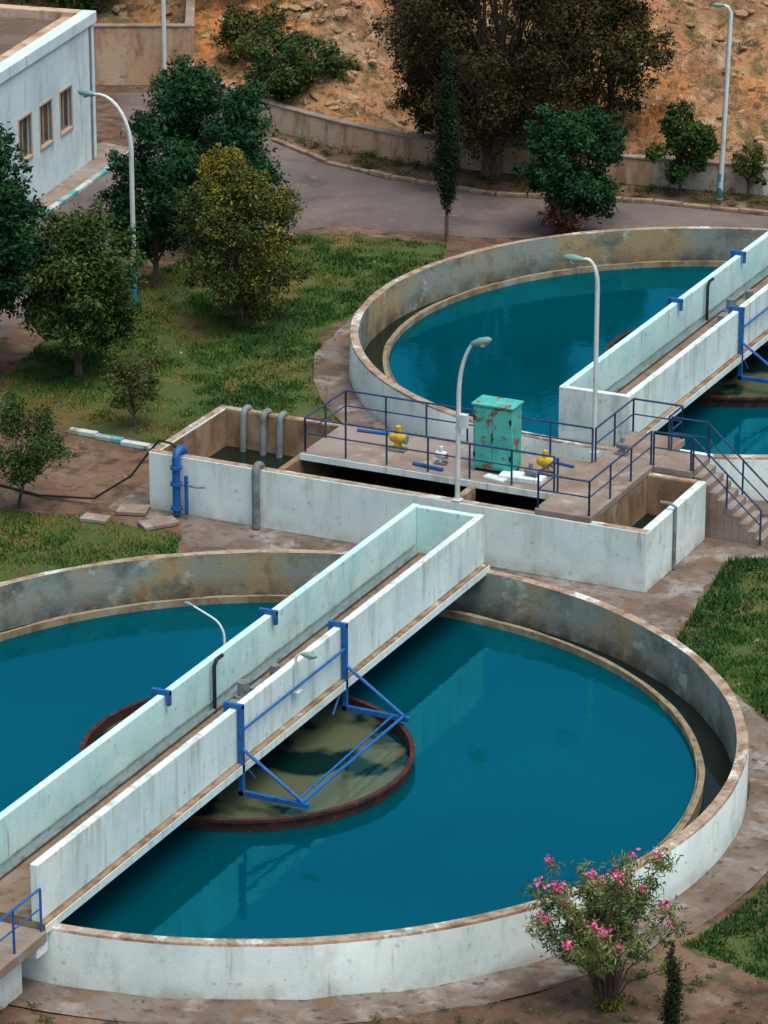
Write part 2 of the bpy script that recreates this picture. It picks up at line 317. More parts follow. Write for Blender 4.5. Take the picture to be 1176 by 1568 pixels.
# ------------------------------------------------------------------ bridges
def lampmesh(name, path, r0, r1, head_dir, parent=None, band=None, head=.28, extra=None):
    b = MB(); n = len(path); b.tube(path, [r0+(r1-r0)*i/(n-1) for i in range(n)], 0, 10)
    b.box(path[0][0]-.13, path[0][0]+.13, path[0][1]-.13, path[0][1]+.13, path[0][2], path[0][2]+.03, 0)
    p = Vector(path[-1]); d = Vector(head_dir).normalized()
    if head:
        hp = [p-d*.03, p+d*head*.25, p+d*head*.9, p+d*head*1.7, p+d*head*2.0]; b.tube(hp, [r1*1.3, head*.3, head*.42, head*.34, head*.12], 1, 12)
        q = p+d*head*1.05-Vector((0, 0, head*.22)); b.tube([q+Vector((0,0,.02)), q-Vector((0,0,head*.2)), q-Vector((0,0,head*.34))], [head*.38, head*.3, head*.1], 2, 12)
    if band:
        for z0, z1, mi in band:
            x, y = path[0][0], path[0][1]; b.tube([(x,y,path[0][2]+z0),(x,y,path[0][2]+z1)], r0*1.04+.004, mi, 10)
    if extra: extra(b)
    return b.done(name, [POLE, HEAD, GLASS, POLEB, BLACK], parent)

def bridge(cy, x0, x1, ya, yb, near_open):
    e = empty('concrete_walkway_bridge')
    ztop = 3.0; t = .2
    boxo('slab', (x0-.1, x1+.14, ya, yb, 1.405, 1.60), LEDGE, e)
    boxo('slab_soffit_beam', (x0+.2, x1-.2, ya+.5, yb-.5, 1.1, 1.404), CONC, e)
    boxo('walkway_floor', (x0+t, x1-t, ya, yb, 1.602, 1.66), FLOOR, e, 0)
    boxo('parapet_right', (x1-t, x1, ya, yb, 1.604, ztop), WHITE, e, .025)
    boxo('parapet_left', (x0, x0+t, ya-(4 if near_open else 0), yb, 1.604, ztop), TEALWHITE, e, .025)
    boxo('slab_edge_paint', (x1+.142, x1+.16, ya, yb, 1.36, 1.56), WHITE, e, 0)
    if near_open: boxo('end_wall', (x0+t+.002, x1-t-.002, yb-t, yb, 1.604, ztop-.02), TEALWHITE, e, .02)
    else:
        boxo('end_wall', (x0+.002, x1-.002, ya-t, ya-.002, 1.3, ztop), WHITE, e, .02)
    b = MB(); b.tube([(x0+t+.12, ya+.2, 1.74), (x0+t+.12, yb-.4, 1.74)], .05, 0); b.tube([(x0+t+.05, ya+.2, 1.95), (x0+t+.05, yb-.4, 1.95)], .022, 0)
    b.done('cable_conduit', PIPEG, e)
    b = MB(); ys = (cy-2.7, cy+3.0)
    for sx, xo in ((1, x1), (-1, x0)):
        for y in ys:
            b.box(min(xo+sx*.04, xo+sx*.16), max(xo+sx*.04, xo+sx*.16), y-.06, y+.06, .75, 3.12)
            xa, xb = sorted((xo-sx*.34, xo+sx*.16)); b.box(xa, xb, y-.05, y+.05, 3.02, 3.13)
            xa, xb = sorted((xo-sx*.34, xo-sx*.26)); b.box(xa, xb, y-.06, y+.06, 2.75, 3.12)
            b.tube([(xo+sx*.1, y, 2.0), (xo+sx*1.75, y, .88)], .045)
            xa, xb = sorted((xo+sx*.04, xo+sx*1.9)); b.box(xa, xb, y-.06, y+.06, .76, .88)
            b.tube([(xo+sx*.1, y, 1.65), (xo+sx*.1, y+(.7 if y < cy else -.7), .9)], .03)
        b.tube([(xo+sx*.12, ys[0], 2.45), (xo+sx*.12, ys[1], 2.45)], .035)
        b.tube([(xo+sx*1.75, ys[0], .9), (xo+sx*1.75, ys[1], .9)], .04)
        b.tube([(xo+sx*1.6, ys[0], .92), (xo+sx*1.45, ys[1], .86)], .03)
    b.done('feed_well_hanger_frame', BLUE, e)
    b = MB(); xm = (x0+x1)/2
    b.box(xm-.45, xm+.35, cy-.9, cy+.9, 1.665, 1.80, 0); b.tube([(xm-.1, cy-.1, 1.8), (xm-.1, cy-.1, 2.15)], [.3, .24], 1, 16)
    b.tube([(xm-.1, cy-.1, 2.15), (xm-.1, cy-.1, 2.5)], [.16, .15], 1, 14); b.tube([(xm-.05, cy+.2, 2.05), (xm-.05, cy+.85, 2.05)], [.17, .17], 1, 14)
    b.box(xm-.3, xm+.1, cy-.8, cy-.35, 1.8, 2.1, 1); b.tube([(xm-.12, cy+.85, 2.05), (xm-.12, cy+.95, 2.05)], .1, 0, 12)
    b.box(xm-.25, xm+.1, cy+1.4, cy+1.85, 1.665, 1.95, 1); b.tube([(xm-.1, cy+1.6, 1.95), (xm-.1, cy+1.6, 2.3)], .13, 1, 12)
    b.tube([(x0+.32, cy-.4, 1.67), (x0+.32, cy-.4, 2.9), (x0+.34, cy-.3, 3.05), (x0+.34, cy+.0, 3.05)], .05, 2, 10)
    b.done('drive_motor_unit', [TEALM, GREY, BLACK], e, 0)
    return e
B1 = bridge(0, -1.4, .75, -12.2, 11.9, True)
B2 = bridge(34.6, -1.65, .6, 22.9, 47.2, False)
cy, x0, x1 = 0, -1.4, .75
P = [(x0-.07, cy+.9, 1.9), (x0-.07, cy+.9, 3.1)]+arc((x0-.6, cy+.9, 3.1), .53, 0, 1.2, 5, (1,0,0), (0,0,1))[1:]+[(x0-.95, cy+.9, 3.82)]
lampmesh('walkway_lamp', P, .035, .025, (-1, 0, .25), None, None, .12)
P = [(x1+.07, cy+.3, 2.3), (x1+.07, cy+.3, 3.15)]+arc((x1+.25, cy+.3, 3.15), .18, math.pi, math.pi/2, 4, (1,0,0), (0,0,1))[1:]
lampmesh('walkway_lamp', P, .035, .025, (1, .0, 0), None, None, .2)

def railing(lines, name='steel_railing', mat=DBLUE, h=1.05, sp=1.35, parent=None):
    b = MB()
    for a, c in lines:
        a = Vector(a); c = Vector(c); d = c-a; n = max(1, round(d.length/sp))
        for i in range(n+1):
            p = a+d*(i/n); b.tube([p, p+Vector((0,0,h))], .03, 0, 6)
        for k in (1.0, .55): b.tube([a+Vector((0,0,h*k)), c+Vector((0,0,h*k))], .03 if k == 1 else .022, 0, 6)
    return b.done(name, mat, parent)

pe = empty('bridge_access_platform')
boxo('platform_slab', (-1.5, .95, -16.0, -12.22, 1.2, 1.45), CONC, pe)
boxo('support_pier', (-1.1, .5, -15.6, -12.6, .0, 1.2), WHITE, pe)
boxo('end_bracket', (.2, .9, -12.6, -12.1, .9, 1.4), WHITE, pe, .04)
railing([((.85,-12.3,1.45),(.85,-15.8,1.45)), ((-1.3,-15.8,1.45),(.85,-15.8,1.45))], 'platform_railing', BLUE, parent=pe)

# ------------------------------------------------------------------ inlet chamber
ce = empty('concrete_inlet_chamber')
X0, X1, Y0, Y1, ZT, T = -11.55, 4.1, 15.4, 20.0, 1.8, .25
boxo('front_wall', (X0, X1, Y0, Y0+T, 0, ZT), WHITE, ce, .03)
b = MB(); b.box(X0+T, X1-T, Y1-T, Y1, 0, ZT, 0); b.done('back_wall', STAINW, ce, .03)
boxo('left_wall', (X0, X0+T, Y0+T+.002, Y1, 0, ZT), WHITE, ce, .03)
boxo('right_wall', (X1-T, X1, Y0+T+.002, Y1, 0, ZT), WHITE, ce, .03)
boxo('front_wall_lining', (X0+T, X1-T, Y0+T+.002, Y0+T+.03, 0, ZT-.04), STAINW, ce, 0)
boxo('left_wall_lining', (X0+T+.002, X0+T+.03, Y0+T+.04, Y1-T-.01, 0, ZT-.04), STAINW, ce, 0)
boxo('right_wall_lining', (X1-T-.03, X1-T-.002, Y0+T+.04, Y1-T-.01, 0, ZT-.04), STAINW, ce, 0)
boxo('coping_front', (X0+.02, X1-.02, Y0+.02, Y0+T-.02, ZT+.002, ZT+.012), RIM, ce, 0)
boxo('coping_back', (X0+.27, X1-.27, Y1-T+.02, Y1-.02, ZT+.002, ZT+.012), RIM, ce, 0)
boxo('coping_left', (X0+.02, X0+T-.02, Y0+T+.02, Y1-.02, ZT+.002, ZT+.012), RIM, ce, 0)
boxo('basin_water', (X0+T+.04, X1-T-.04, Y0+T+.04, Y1-T-.01, .2, .62), WATERD, ce, 0)
boxo('cross_wall', (-7.5, -7.3, Y0+T+.04, Y1-T-.01, 0, ZT-.02), STAINW, ce, .02)
boxo('main_deck', (-7.3, .7, 16.85, 19.74, 1.72, 1.95), CONC, ce, .03)
boxo('deck_edge_paint', (-7.3, .7, 16.81, 16.848, 1.74, 1.93), WHITE, ce, 0)
boxo('cross_platform', (.702, 2.4, 15.42, 22.68, 1.76, 1.98), CONC, ce, .03)
boxo('stair_landing', (2.402, 3.6, 20.1, 21.6, 1.76, 1.98), CONC, ce, .03)
boxo('platform_pier', (.9, 3.4, 20.3, 22.4, 0, 1.75), WHITE, ce, .03)
boxo('gate_wall', (-1.9, -1.7, Y0+T+.04, 16.8, .6, ZT), STAINW, ce, .02)
boxo('gate_wall', (2.2, 2.38, Y0+T+.04, Y1-T-.01, 0, 1.755), STAINW, ce, .02)
b = MB()
for i in range(9): b.box(3.602+.24*i, 3.84+.24*i, 20.25, 21.45, 0, 1.78-.2*i)
b.done('concrete_stairs', CONC, ce, .015)
zd = 1.95
railing([((-7.2,16.95,zd),(.65,16.95,zd)), ((-7.2,16.95,zd),(-7.2,19.65,zd)), ((-7.2,19.65,zd),(.7,19.65,zd)),
         ((.78,15.5,zd),(2.32,15.5,zd)), ((.78,15.5,zd),(.78,16.9,zd)), ((2.32,15.5,zd),(2.32,20.15,zd)),
         ((.78,19.7,zd),(.78,22.6,zd)), ((2.32,21.55,zd),(2.32,22.6,zd)), ((.78,22.6,zd),(2.32,22.6,zd)),
         ((2.4,21.55,zd),(3.55,21.55,zd)), ((2.4,20.15,zd),(3.55,20.15,zd)),
         ((3.6,20.2,1.9),(5.7,20.2,.05)), ((3.6,21.5,1.9),(5.7,21.5,.05))], 'steel_railing')
b = MB()
b.box(-2.15,-.95,17.6,18.3,2.05,3.95,0); b.box(-2.2,-.9,17.55,18.35,3.952,4.01,0); b.box(-2.1,-1.0,17.65,18.25,1.95,2.05,1)
b.box(-2.10,-1.565,17.575,17.598,2.12,3.88,0); b.box(-1.535,-1.0,17.575,17.598,2.12,3.88,0)
for z in (2.4, 3.5): b.box(-2.14,-2.08,17.55,17.6,z,z+.15,1); b.box(-1.02,-.96,17.55,17.6,z,z+.15,1)
b.tube([(-1.55,17.55,2.9),(-1.55,17.55,3.2)], .02, 1)
b.done('electrical_cabinet', [CAB, RUST], None, .012)
def actuator(x, y, z, s=1, m=YEL, nm='yellow_valve_actuator'):
    b = MB(); b.box(x-.28*s,x+.28*s,y-.2*s,y+.2*s,z,z+.08,1); b.tube([(x,y,z+.08),(x,y,z+.4*s)], [.14*s,.12*s], 0, 12)
    b.tube([(x-.3*s,y,z+.45*s),(x-.18*s,y,z+.48*s),(x+.2*s,y,z+.48*s),(x+.3*s,y,z+.45*s)], [.13*s,.19*s,.19*s,.12*s], 0, 14)
    b.tube([(x,y,z+.5*s),(x,y,z+.9*s)], [.12*s,.1*s], 0, 12); b.tube([(x+.3*s,y-.05,z+.45*s),(x+.36*s,y-.05,z+.45*s)], .16*s, 1, 14)
    b.done(nm, [m, GREY], None, .01)
actuator(-4.8, 18.2, 1.95, .85); actuator(-.15, 18.2, 1.95, .8)
actuator(-3.2, 17.7, 1.95, .6, POLE, 'white_pump_motor')
actuator(1.25, 20.6, 1.98, .6, GREY, 'grey_valve_wheel'); actuator(-.3, 17.5, 1.95, .6, GREY, 'grey_valve_actuator')
b = MB(); b.box(-1.2,.1,17.2,17.75,1.952,2.1,0,.08); b.box(-1.6,-.9,17.0,17.3,1.952,2.04,0,-.2); b.done('concrete_block', [WHITE], None, .02)
b = MB(); b.tube([(-6.6,19.2,2.0),(-5.4,19.3,2.0)], .05, 0); b.tube([(-3.9,17.3,2.0),(-2.9,17.15,2.0)], .06, 0); b.tube([(-.6,19.2,2.0),(.4,19.0,2.0)], .04, 0); b.done('loose_blue_pipes', [BLUE])
b = MB(); x = -10.5
b.tube([(x,15.15,.1),(x,15.15,1.75)]+arc((x,15.4,1.78), .25, math.pi, 0, 8, (0,1,0), (0,0,1))+[(x,15.65,1.2)], .12, 0, 14)
for z in (.25, 1.0, 1.5): b.tube([(x,15.15,z),(x,15.15,z+.08)], .18, 0, 14)
b.tube([(x,15.15,1.05),(x+.7,15.1,1.05),(x+.9,15.2,1.05)], .035, 1, 8); b.tube([(x+.35,15.1,.15),(x+.35,15.1,1.35)], .06, 0, 10)
b.done('blue_inlet_pipe', [BLUE, GREY])
b = MB(); x = -7.95
b.tube([(x,15.24,.05),(x,15.24,1.72)]+arc((x,15.42,1.74), .18, math.pi, 0, 8, (0,1,0), (0,0,1))+[(x,15.62,1.1)], .12, 0, 14); b.done('grey_overflow_pipe', [PIPEG])
for x, yy in ((-10.6, 19.55), (-9.9, 19.5), (-9.35, 19.5)):
    b = MB(); b.tube([(x,yy+.5,1.0),(x,yy+.5,1.72)]+arc((x,yy+.28,1.72), .22, 0, math.pi, 8, (0,1,0), (0,0,.8))+[(x,yy,.5)], .10, 0, 12); b.done('grey_drain_pipe', [PIPEG])
b = MB(); b.tube([(4.16,17.4,.05),(4.16,17.4,1.9),(4.0,17.4,1.98),(3.7,17.4,1.98)], .05, 0, 8); b.done('wall_conduit_pipe', [PIPEG])
b = MB(); b.tube([(-20,14.6,.04),(-17,15.3,.04),(-15,14.9,.05),(-13.2,15.0,.2),(-12.2,15.5,.9),(-11.75,15.9,1.65),(-11.5,16.0,1.95),(-11,15.8,2.0),(-10.7,15.5,2.02)], .035, 0, 8); b.done('black_hose', [BLACK])
b = MB()
for (x, y, w, d, r) in ((-12.3,14.6,.9,.7,.3),(-11.2,14.0,1.1,.6,.9),(-12.9,13.6,.8,.5,.1),(-14.2,19.9,.9,.3,0.2)): b.box(x,x+w,y,y+d,.02,.14,0,r)
b.done('broken_concrete_slabs', [CONC], None, .02)
b = MB()
for i in range(4): b.box(-17.0+i*1.0, -16.05+i*1.0, 20.15-.15*i, 20.4-.15*i, 0, .16, i % 2)
b.done('painted_kerb_stones', [KERB, KERBT], None, .03)

# ------------------------------------------------------------------ street lamps
lampmesh('street_lamp', [(-1.7,15.52,1.81),(-1.68,15.52,4.9)]+arc((-.88,15.52,4.9), .8, math.pi, math.pi*.66, 7, (1,0,0), (0,0,2.3))[1:], .07, .045, (1,0,.35), extra=lambda b: b.box(-1.62,-1.40,15.42,15.6,4.0,4.4,0), head=.3)
lampmesh('street_lamp', [(.45,20.4,1.98),(.45,20.4,7.1)]+arc((.1,20.4,7.1), .35, 0, math.pi*.6, 7, (1,0,0), (0,0,2.0))[1:], .07, .045, (-1,0,0), head=.3)
lampmesh('street_lamp', [(-21.2,32.1,0),(-21.2,32.1,5.6)]+arc((-22.4,32.1,5.6), 1.2, 0, math.pi*.55, 9, (1,0,0), (0,0,1.5))[1:], .085, .05, (-1,0,.05), band=[(.0,1.6,3)], head=.3)
lampmesh('street_lamp', [(-34.6,59.1,0),(-34.6,59.1,8)]+arc((-35.6,59.1,8), 1, 0, 1.6, 6, (1,0,0), (0,0,1))[1:], .1, .05, (-1,0,0), band=[(.5,.8,4),(.0,.5,3)], head=.3)
lampmesh('street_lamp', [(-8.1,53.4,0),(-7.9,53.4,7.1),(-8.0,53.35,7.3),(-8.15,53.3,7.36)], .1, .05, (-1,-.3,0), band=[(.0,.45,3),(.7,1.0,3)], head=.2)

# ------------------------------------------------------------------ building
be = empty('white_utility_building')
ang = math.radians(9); A = (-31.8, 48.4)
def bb(name, u0, u1, v0, v1, z0, z1, mat, bev=.02):
    b = MB(); b.box(A[0]-u1, A[0]-u0, A[1]-v1, A[1]-v0, z0, z1, 0, ang, A); return b.done(name, mat, be, bev)
H = 5.8
bb('floor_slab', .3, 14, .3, 20, 0, .2, CONC)
wz0, wz1 = 1.95, 3.5; wins = [(2.6, 3.75), (4.7, 5.85), (6.8, 7.95)]
prev = 0
for i, (a, c) in enumerate(wins):
    bb('wall_pier', 0, .3, prev, a, wz0, wz1, BWALL, 0); prev = c
bb('wall_pier', 0, .3, prev, 20, wz0, wz1, BWALL, 0)
bb('east_wall_lower', 0, .3, 0, 20, 0, wz0-.001, BWALL, .0); bb('east_wall_upper', 0, .3, 0, 20, wz1+.001, H-.45, BWALL, 0)
bb('north_wall', .302, 14, 0, .3, 0, H-.45, BWALL); bb('west_wall', 13.7, 14, .302, 20, 0, H-.45, BWALL); bb('south_wall', .302, 13.69, 19.7, 20, 0, H-.45, BWALL)
bb('roof', .3, 13.7, .3, 19.7, H-.6, H-.35, ROOFG)
bb('roof_parapet_east', -.1, .45, -.1, 20, H-.448, H, BWALL, .03); bb('roof_parapet_north', .452, 14, -.1, .45, H-.448, H, TANWALL, .03)
bb('roof_parapet_west', 13.5, 14, .46, 20, H-.448, H, BWALL, .03); bb('roof_inner_parapet', .46, 1.1, .46, 20, H-.35, H-.18, TANWALL)
for a, c in wins:
    bb('window_glass', .14, .17, a, c, wz0, wz1, WINDOW, 0)
    bb('window_mullion', .10, .2, (a+c)/2-.03, (a+c)/2+.03, wz0, wz1, WFRAME, 0)
    bb('window_sill', -.06, .2, a-.08, c+.08, wz0-.1, wz0, WFRAME); bb('window_lintel', -.04, .2, a-.08, c+.08, wz1, wz1+.1, WFRAME)
    bb('window_jamb', -.03, .12, a-.09, a, wz0, wz1, WFRAME); bb('window_jamb', -.03, .12, c, c+.09, wz0, wz1, WFRAME)
b = MB(); q = Vector((A[0]+.1, A[1]-.5)); b.tube([(q.x,q.y,.1),(q.x,q.y,H-.3)], .06, 0, 8); b.done('downpipe', GREY, be)
b = MB(); p0 = Vector((-31.0,50.2)); p1 = Vector((-28.2,30)); d = (p1-p0); a_ = math.atan2(d.y, d.x); rr = random.Random(9); t = 0; i = 0
while t < 1:
    w_ = rr.uniform(.03, .10); c = p0+d*(t+w_/2); L_ = d.length*w_*.49; b.box(c.x-L_, c.x+L_, c.y-.12, c.y+.12, 0, .16+rr.uniform(-.02, .02), 0 if rr.random() < .45 else 1, a_); t += w_
b.done('painted_roadside_kerb', [KERB, KERBT], None, .02)
sheet('pavement', [(-31.1,50),(-28.3,30),(-29,28),(-33,48.6),(-32.6,50.3)], .10, CONC, 1, .02, 3)

def wallrun(name, pts, h, t, mat, parent=None, cop=True):
    b = MB()
    for i in range(len(pts)-1):
        a = Vector(pts[i]); c = Vector(pts[i+1]); d = c-a; an = math.atan2(d.y, d.x); m = (a+c)/2; l = d.length/2+.02
        dz = .004*i
        b.box(m.x-l, m.x+l, m.y-t/2, m.y+t/2, 0, h+dz, 0, an)
        if cop: b.box(m.x-l-.01, m.x+l+.01, m.y-t/2-.04, m.y+t/2+.04, h+dz+.002, h+dz+.09, 1, an)
    return b.done(name, [mat, CONC], parent, .02)
wall_line = [(-33.8,59.6),(-31.5,57.4),(-27.5,55.1),(-24,53.8),(-20.8,53.0),(-16,53.4),(-11,54.0),(-6.6,54.7),(5,57),(40,64)]
wallrun('low_retaining_wall', wall_line[:7], 1.0, .3, TANWALL)
wallrun('low_retaining_wall', wall_line[6:], 1.05, .3, PALEWALL)
wallrun('tall_boundary_wall', [(-50,52.5),(-37.3,58.4),(-33.9,60.0)], 2.45, .3, TANWALL)
wallrun('tall_boundary_wall', [(-34.0,60.2),(-37,66)], 2.35, .3, TANWALL)
b = MB(); rr = random.Random(3)
for i in range(len(kerb_line)-1):
    a = Vector(kerb_line[i]); c = Vector(kerb_line[i+1]); d = c-a; n = int(d.length/1.0); an = math.atan2(d.y, d.x)
    for k in range(n):
        m = a+d*((k+.5)/n); l = d.length/n*.47; b.box(m.x-l, m.x+l, m.y-.12, m.y+.12, 0, .16+rr.uniform(-.06,.02), 0, an+rr.uniform(-.05,.05))
b.done('roadside_kerb', [KERBO], None, .03)

# ------------------------------------------------------------------ hill
def yw(x):
    P = [(-90,40),(-50,53.5),(-37,60.5),(-33.8,60.2)]+wall_line[1:]+[(90,72)]
    for (xa, ya), (xb, yb) in zip(P, P[1:]):
        if xa <= x <= xb: return ya+(yb-ya)*(x-xa)/(xb-xa)
    return 60
def fbm(x, y, s, o, H_=.9, lac=2.1, oc=5): return noise.fractal(Vector((x*s+o, y*s-o, o)), H_, lac, oc)
def hz(x, d):
    y = yw(x)+d
    base = .75+ (d*.30 if d < 4 else 1.2+(d-4)*.46)
    base = base if base < 13 else 13+(base-13)*.05
    amp = min(1, d/3)
    gully = abs(noise.noise(Vector((x*.11+4, y*.03, 2))))*3.2
    return base+amp*(fbm(x, y, .16, 3)*1.1+fbm(x, y, .7, 9)*.6+gully-.6)
nx, ny = 340, 170; vs = []; fs = []
for j in range(ny):
    d = .15+ (j/(ny-1))**1.6*95
    for i in range(nx):
        x = -85+ i/(nx-1)*160; vs.append((x, yw(x)+d, hz(x, d)))
for j in range(ny-1):
    for i in range(nx-1):
        a = j*nx+i; fs.append((a, a+1, a+nx+1, a+nx))
b = MB(); b.add(vs, fs, 0, True); hill = b.done('hill', HILL)
def rocks(name, n, xr, dr, sr, seed, mat, onhill=True):
    r = random.Random(seed); b = MB()
    ico = [(-.53,.85,0),(.53,.85,0),(-.53,-.85,0),(.53,-.85,0),(0,-.53,.85),(0,.53,.85),(0,-.53,-.85),(0,.53,-.85),(.85,0,-.53),(.85,0,.53),(-.85,0,-.53),(-.85,0,.53)]
    F = [(0,11,5),(0,5,1),(0,1,7),(0,7,10),(0,10,11),(1,5,9),(5,11,4),(11,10,2),(10,7,6),(7,1,8),(3,9,4),(3,4,2),(3,2,6),(3,6,8),(3,8,9),(4,9,5),(2,4,11),(6,2,10),(8,6,7),(9,8,1)]
    for _ in range(n):
        x = r.uniform(*xr); d = r.uniform(*dr); s = sr[0]+(sr[1]-sr[0])*r.random()**3
        if onhill: y = yw(x)+d; z = hz(x, d)
        else: y = d; z = 0
        a = r.uniform(0, 6.28); sx, sy, sz = s*r.uniform(.7,1.4), s*r.uniform(.6,1.1), s*r.uniform(.4,.9)
        vs = []
        for (p, q, w) in ico:
            k = r.uniform(.6, 1.2); p, q, w = p*sx*k, q*sy*k, w*sz*k
            vs.append((x+p*math.cos(a)-q*math.sin(a), y+p*math.sin(a)+q*math.cos(a), z+w+sz*.1))
        b.add(vs, F)
    b.done(name, mat)
rocks('hillside_rocks', 4200, (-45, 5), (.3, 35), (.05, .32), 5, ROCK)
rocks('hillside_rocks', 700, (-32, -20), (2, 22), (.12, .5), 6, ROCK)
rocks('ground_stones', 500, (-30, 18), (-14, 52), (.03, .10), 8, ROCK, False)

# ------------------------------------------------------------------ vegetation
def leafmat(name, ramp): return M(name, (.1,.1,.1), attr=ramp, rough=.75, spec=.08)
LG = leafmat('green_leaves', [(0, (.012,.032,.010)), (.5, (.032,.074,.019)), (1, (.08,.13,.03))])
LD = leafmat('dark_green_leaves', [(0, (.006,.022,.009)), (.5, (.014,.054,.021)), (1, (.04,.115,.035))])
LY = leafmat('olive_yellow_leaves', [(0, (.04,.05,.012)), (.5, (.13,.13,.02)), (1, (.30,.24,.03))])
LO = leafmat('olive_leaves', [(0, (.02,.035,.013)), (.5, (.05,.07,.020)), (1, (.12,.13,.036))])
LB = leafmat('brownish_leaves', [(0, (.012,.014,.007)), (.5, (.036,.034,.014)), (1, (.10,.066,.025))])
LR = leafmat('dry_reddish_leaves', [(0, (.06,.03,.015)), (.5, (.13,.055,.03)), (1, (.20,.11,.06))])
LC = leafmat('cypress_leaves', [(0, (.006,.014,.008)), (.5, (.013,.028,.012)), (1, (.035,.05,.02))])
LS = leafmat('scrub_leaves', [(0, (.05,.055,.03)), (.5, (.10,.10,.05)), (1, (.20,.16,.08))])
LOL = leafmat('oleander_leaves', [(0, (.03,.06,.02)), (.5, (.10,.15,.05)), (1, (.27,.26,.10))])
PINK = leafmat('pink_flowers', [(0, (.50,.03,.16)), (1, (.80,.20,.38))])

def leafcloud(name, C, R, n, size, mat, seed, parent, elong=.5, squash=.85, shellp=2.2):
    rg = np.random.default_rng(seed); C = np.array(C); R = np.array(R)
    w = R**2; w = w/w.sum(); idx = rg.choice(len(C), n, p=w)
    d = rg.normal(size=(n, 3)); d /= np.linalg.norm(d, axis=1)[:, None]
    lump = 1+.28*np.sin(d[:,0]*5+idx)*np.cos(d[:,1]*6+idx*2.1)+.15*np.sin(d[:,2]*9+idx)
    rad = rg.uniform(0, 1, n)**(1/shellp)*(1+np.abs(rg.normal(0, .2, n)))*lump; pos = C[idx]+d*(rad*R[idx])[:, None]*np.array([1, 1, squash])
    nrm = d*.5+rg.normal(size=(n, 3))*.6+np.array([0, 0, .45]); nrm /= np.linalg.norm(nrm, axis=1)[:, None]
    t = np.cross(nrm, rg.normal(size=(n, 3))); t /= np.linalg.norm(t, axis=1)[:, None]; bt = np.cross(nrm, t)
    a = size*rg.uniform(.5, 1.5, n); b = a*elong
    V = np.stack([pos+t*a[:, None], pos+bt*b[:, None], pos-t*a[:, None], pos-bt*b[:, None]], axis=1)
    V[:, :, 2] = np.maximum(V[:, :, 2], .01)
    cs = rg.uniform(-.26, .26, len(C)); sh = np.clip(.5+cs[idx]+rg.normal(0, .17, n), 0, 1)
    return quads_mesh(name, V.reshape(-1, 3), mat, sh, 4, parent)

def tree(name, x, y, h, cw, cb, n, size, mat, seed, tr=.12, z0=0, lean=(0, 0), ncl=26, cr=(.22, .36), top=.75, elong=.45, stems=1, mat2=None):
    r = random.Random(seed); e = empty(name)
    rx = cw/2; rz = (h-cb)/2; cz = z0+cb+rz; cx, cy = x+lean[0], y+lean[1]
    C = []; R = []
    for k in range(ncl):
        while True:
            p = Vector((r.uniform(-1,1), r.uniform(-1,1), r.uniform(-1,1)))
            if .25 < p.length < 1: break
        sc_ = 1-.35*max(0, p.z)*(1-top)*2
        rad = r.uniform(*cr)*min(rx, rz*1.2)*1.1
        q = Vector((p.x*(rx-rad*.5)*sc_, p.y*(rx-rad*.5)*sc_, p.z*(rz-rad*.5)))
        C.append((cx+q.x, cy+q.y, cz+q.z)); R.append(rad)
    for k in range(ncl):
        c = Vector(C[k]); o = (c-Vector((cx, cy, cz-.2*rz)))
        if o.length > 0: C.append(tuple(c+o.normalized()*R[k]*r.uniform(.7, 1.25))); R.append(R[k]*r.uniform(.3, .5))
    b = MB()
    for s_ in range(stems):
        o = Vector((r.uniform(-.15,.15), r.uniform(-.15,.15), 0))*(stems > 1)
        base = Vector((x, y, z0-.05))+o; topp = Vector((cx, cy, cz+rz*.3))+o*4
        P = [base+(topp-base)*t+Vector((r.uniform(-.08,.08), r.uniform(-.08,.08), 0))*(0 < t < 1)*h*.2 for t in (0, .12, .3, .5, .75, 1)]
        P[1].x = base.x*.7+P[1].x*.3; b.tube(P, [tr*1.4, tr, tr*.85, tr*.65, tr*.4, tr*.12], 0, 8)
        ts = [0,.12,.3,.5,.75,1]
        for k in range(s_, ncl, stems*(1 if ncl < 30 else 2)):
            c = Vector(C[k]); tt = min(.85, max(.18, (c.z-z0)/h*.6)); ia = min(4, ts.index(max(v for v in ts[:5] if v <= tt)))
            st = P[ia]+(P[ia+1]-P[ia])*((tt-ts[ia])/(ts[ia+1]-ts[ia]))
            mid = (st+c)/2+Vector((r.uniform(-.1,.1), r.uniform(-.1,.1), -.05))*cw*.15
            b.tube([st, mid, c], [tr*.4, tr*.25, tr*.06], 0, 5, False)
    b.done('trunk_and_limbs', BARK, e)
    leafcloud('crown_foliage', C, R, n, size, mat, seed, e, elong)
    if mat2: leafcloud('crown_foliage_light', C[::3], R[::3], n//5, size, mat2, seed+1, e, elong)
    return e
tree('broadleaf_tree', -21.6, 23.0, 9.6, 4.6, .7, 38000, .085, LD, 11, .16, ncl=90, cr=(.16,.28), lean=(-.4, 0))
tree('broadleaf_tree', -23.6, 25.5, 6.6, 4.0, .9, 15000, .085, LG, 111, .14, ncl=40, cr=(.18,.3))
tree('broadleaf_tree', -19.5, 25.2, 5.6, 4.6, .8, 29000, .075, LG, 12, .12, ncl=64, cr=(.16,.28), lean=(.25, 0), mat2=LO)
tree('broadleaf_tree', -21.8, 34.7, 6.1, 3.4, .7, 21000, .08, LD, 13, .11, ncl=48, cr=(.18,.31))
tree('broadleaf_tree', -22.6, 40.4, 6.6, 5.2, .8, 40000, .085, LD, 14, .14, ncl=80, cr=(.16,.28))
tree('broadleaf_tree', -17.1, 32.1, 5.6, 4.7, .5, 28000, .06, LO, 15, .10, ncl=64, cr=(.15,.26), stems=3, mat2=LY)
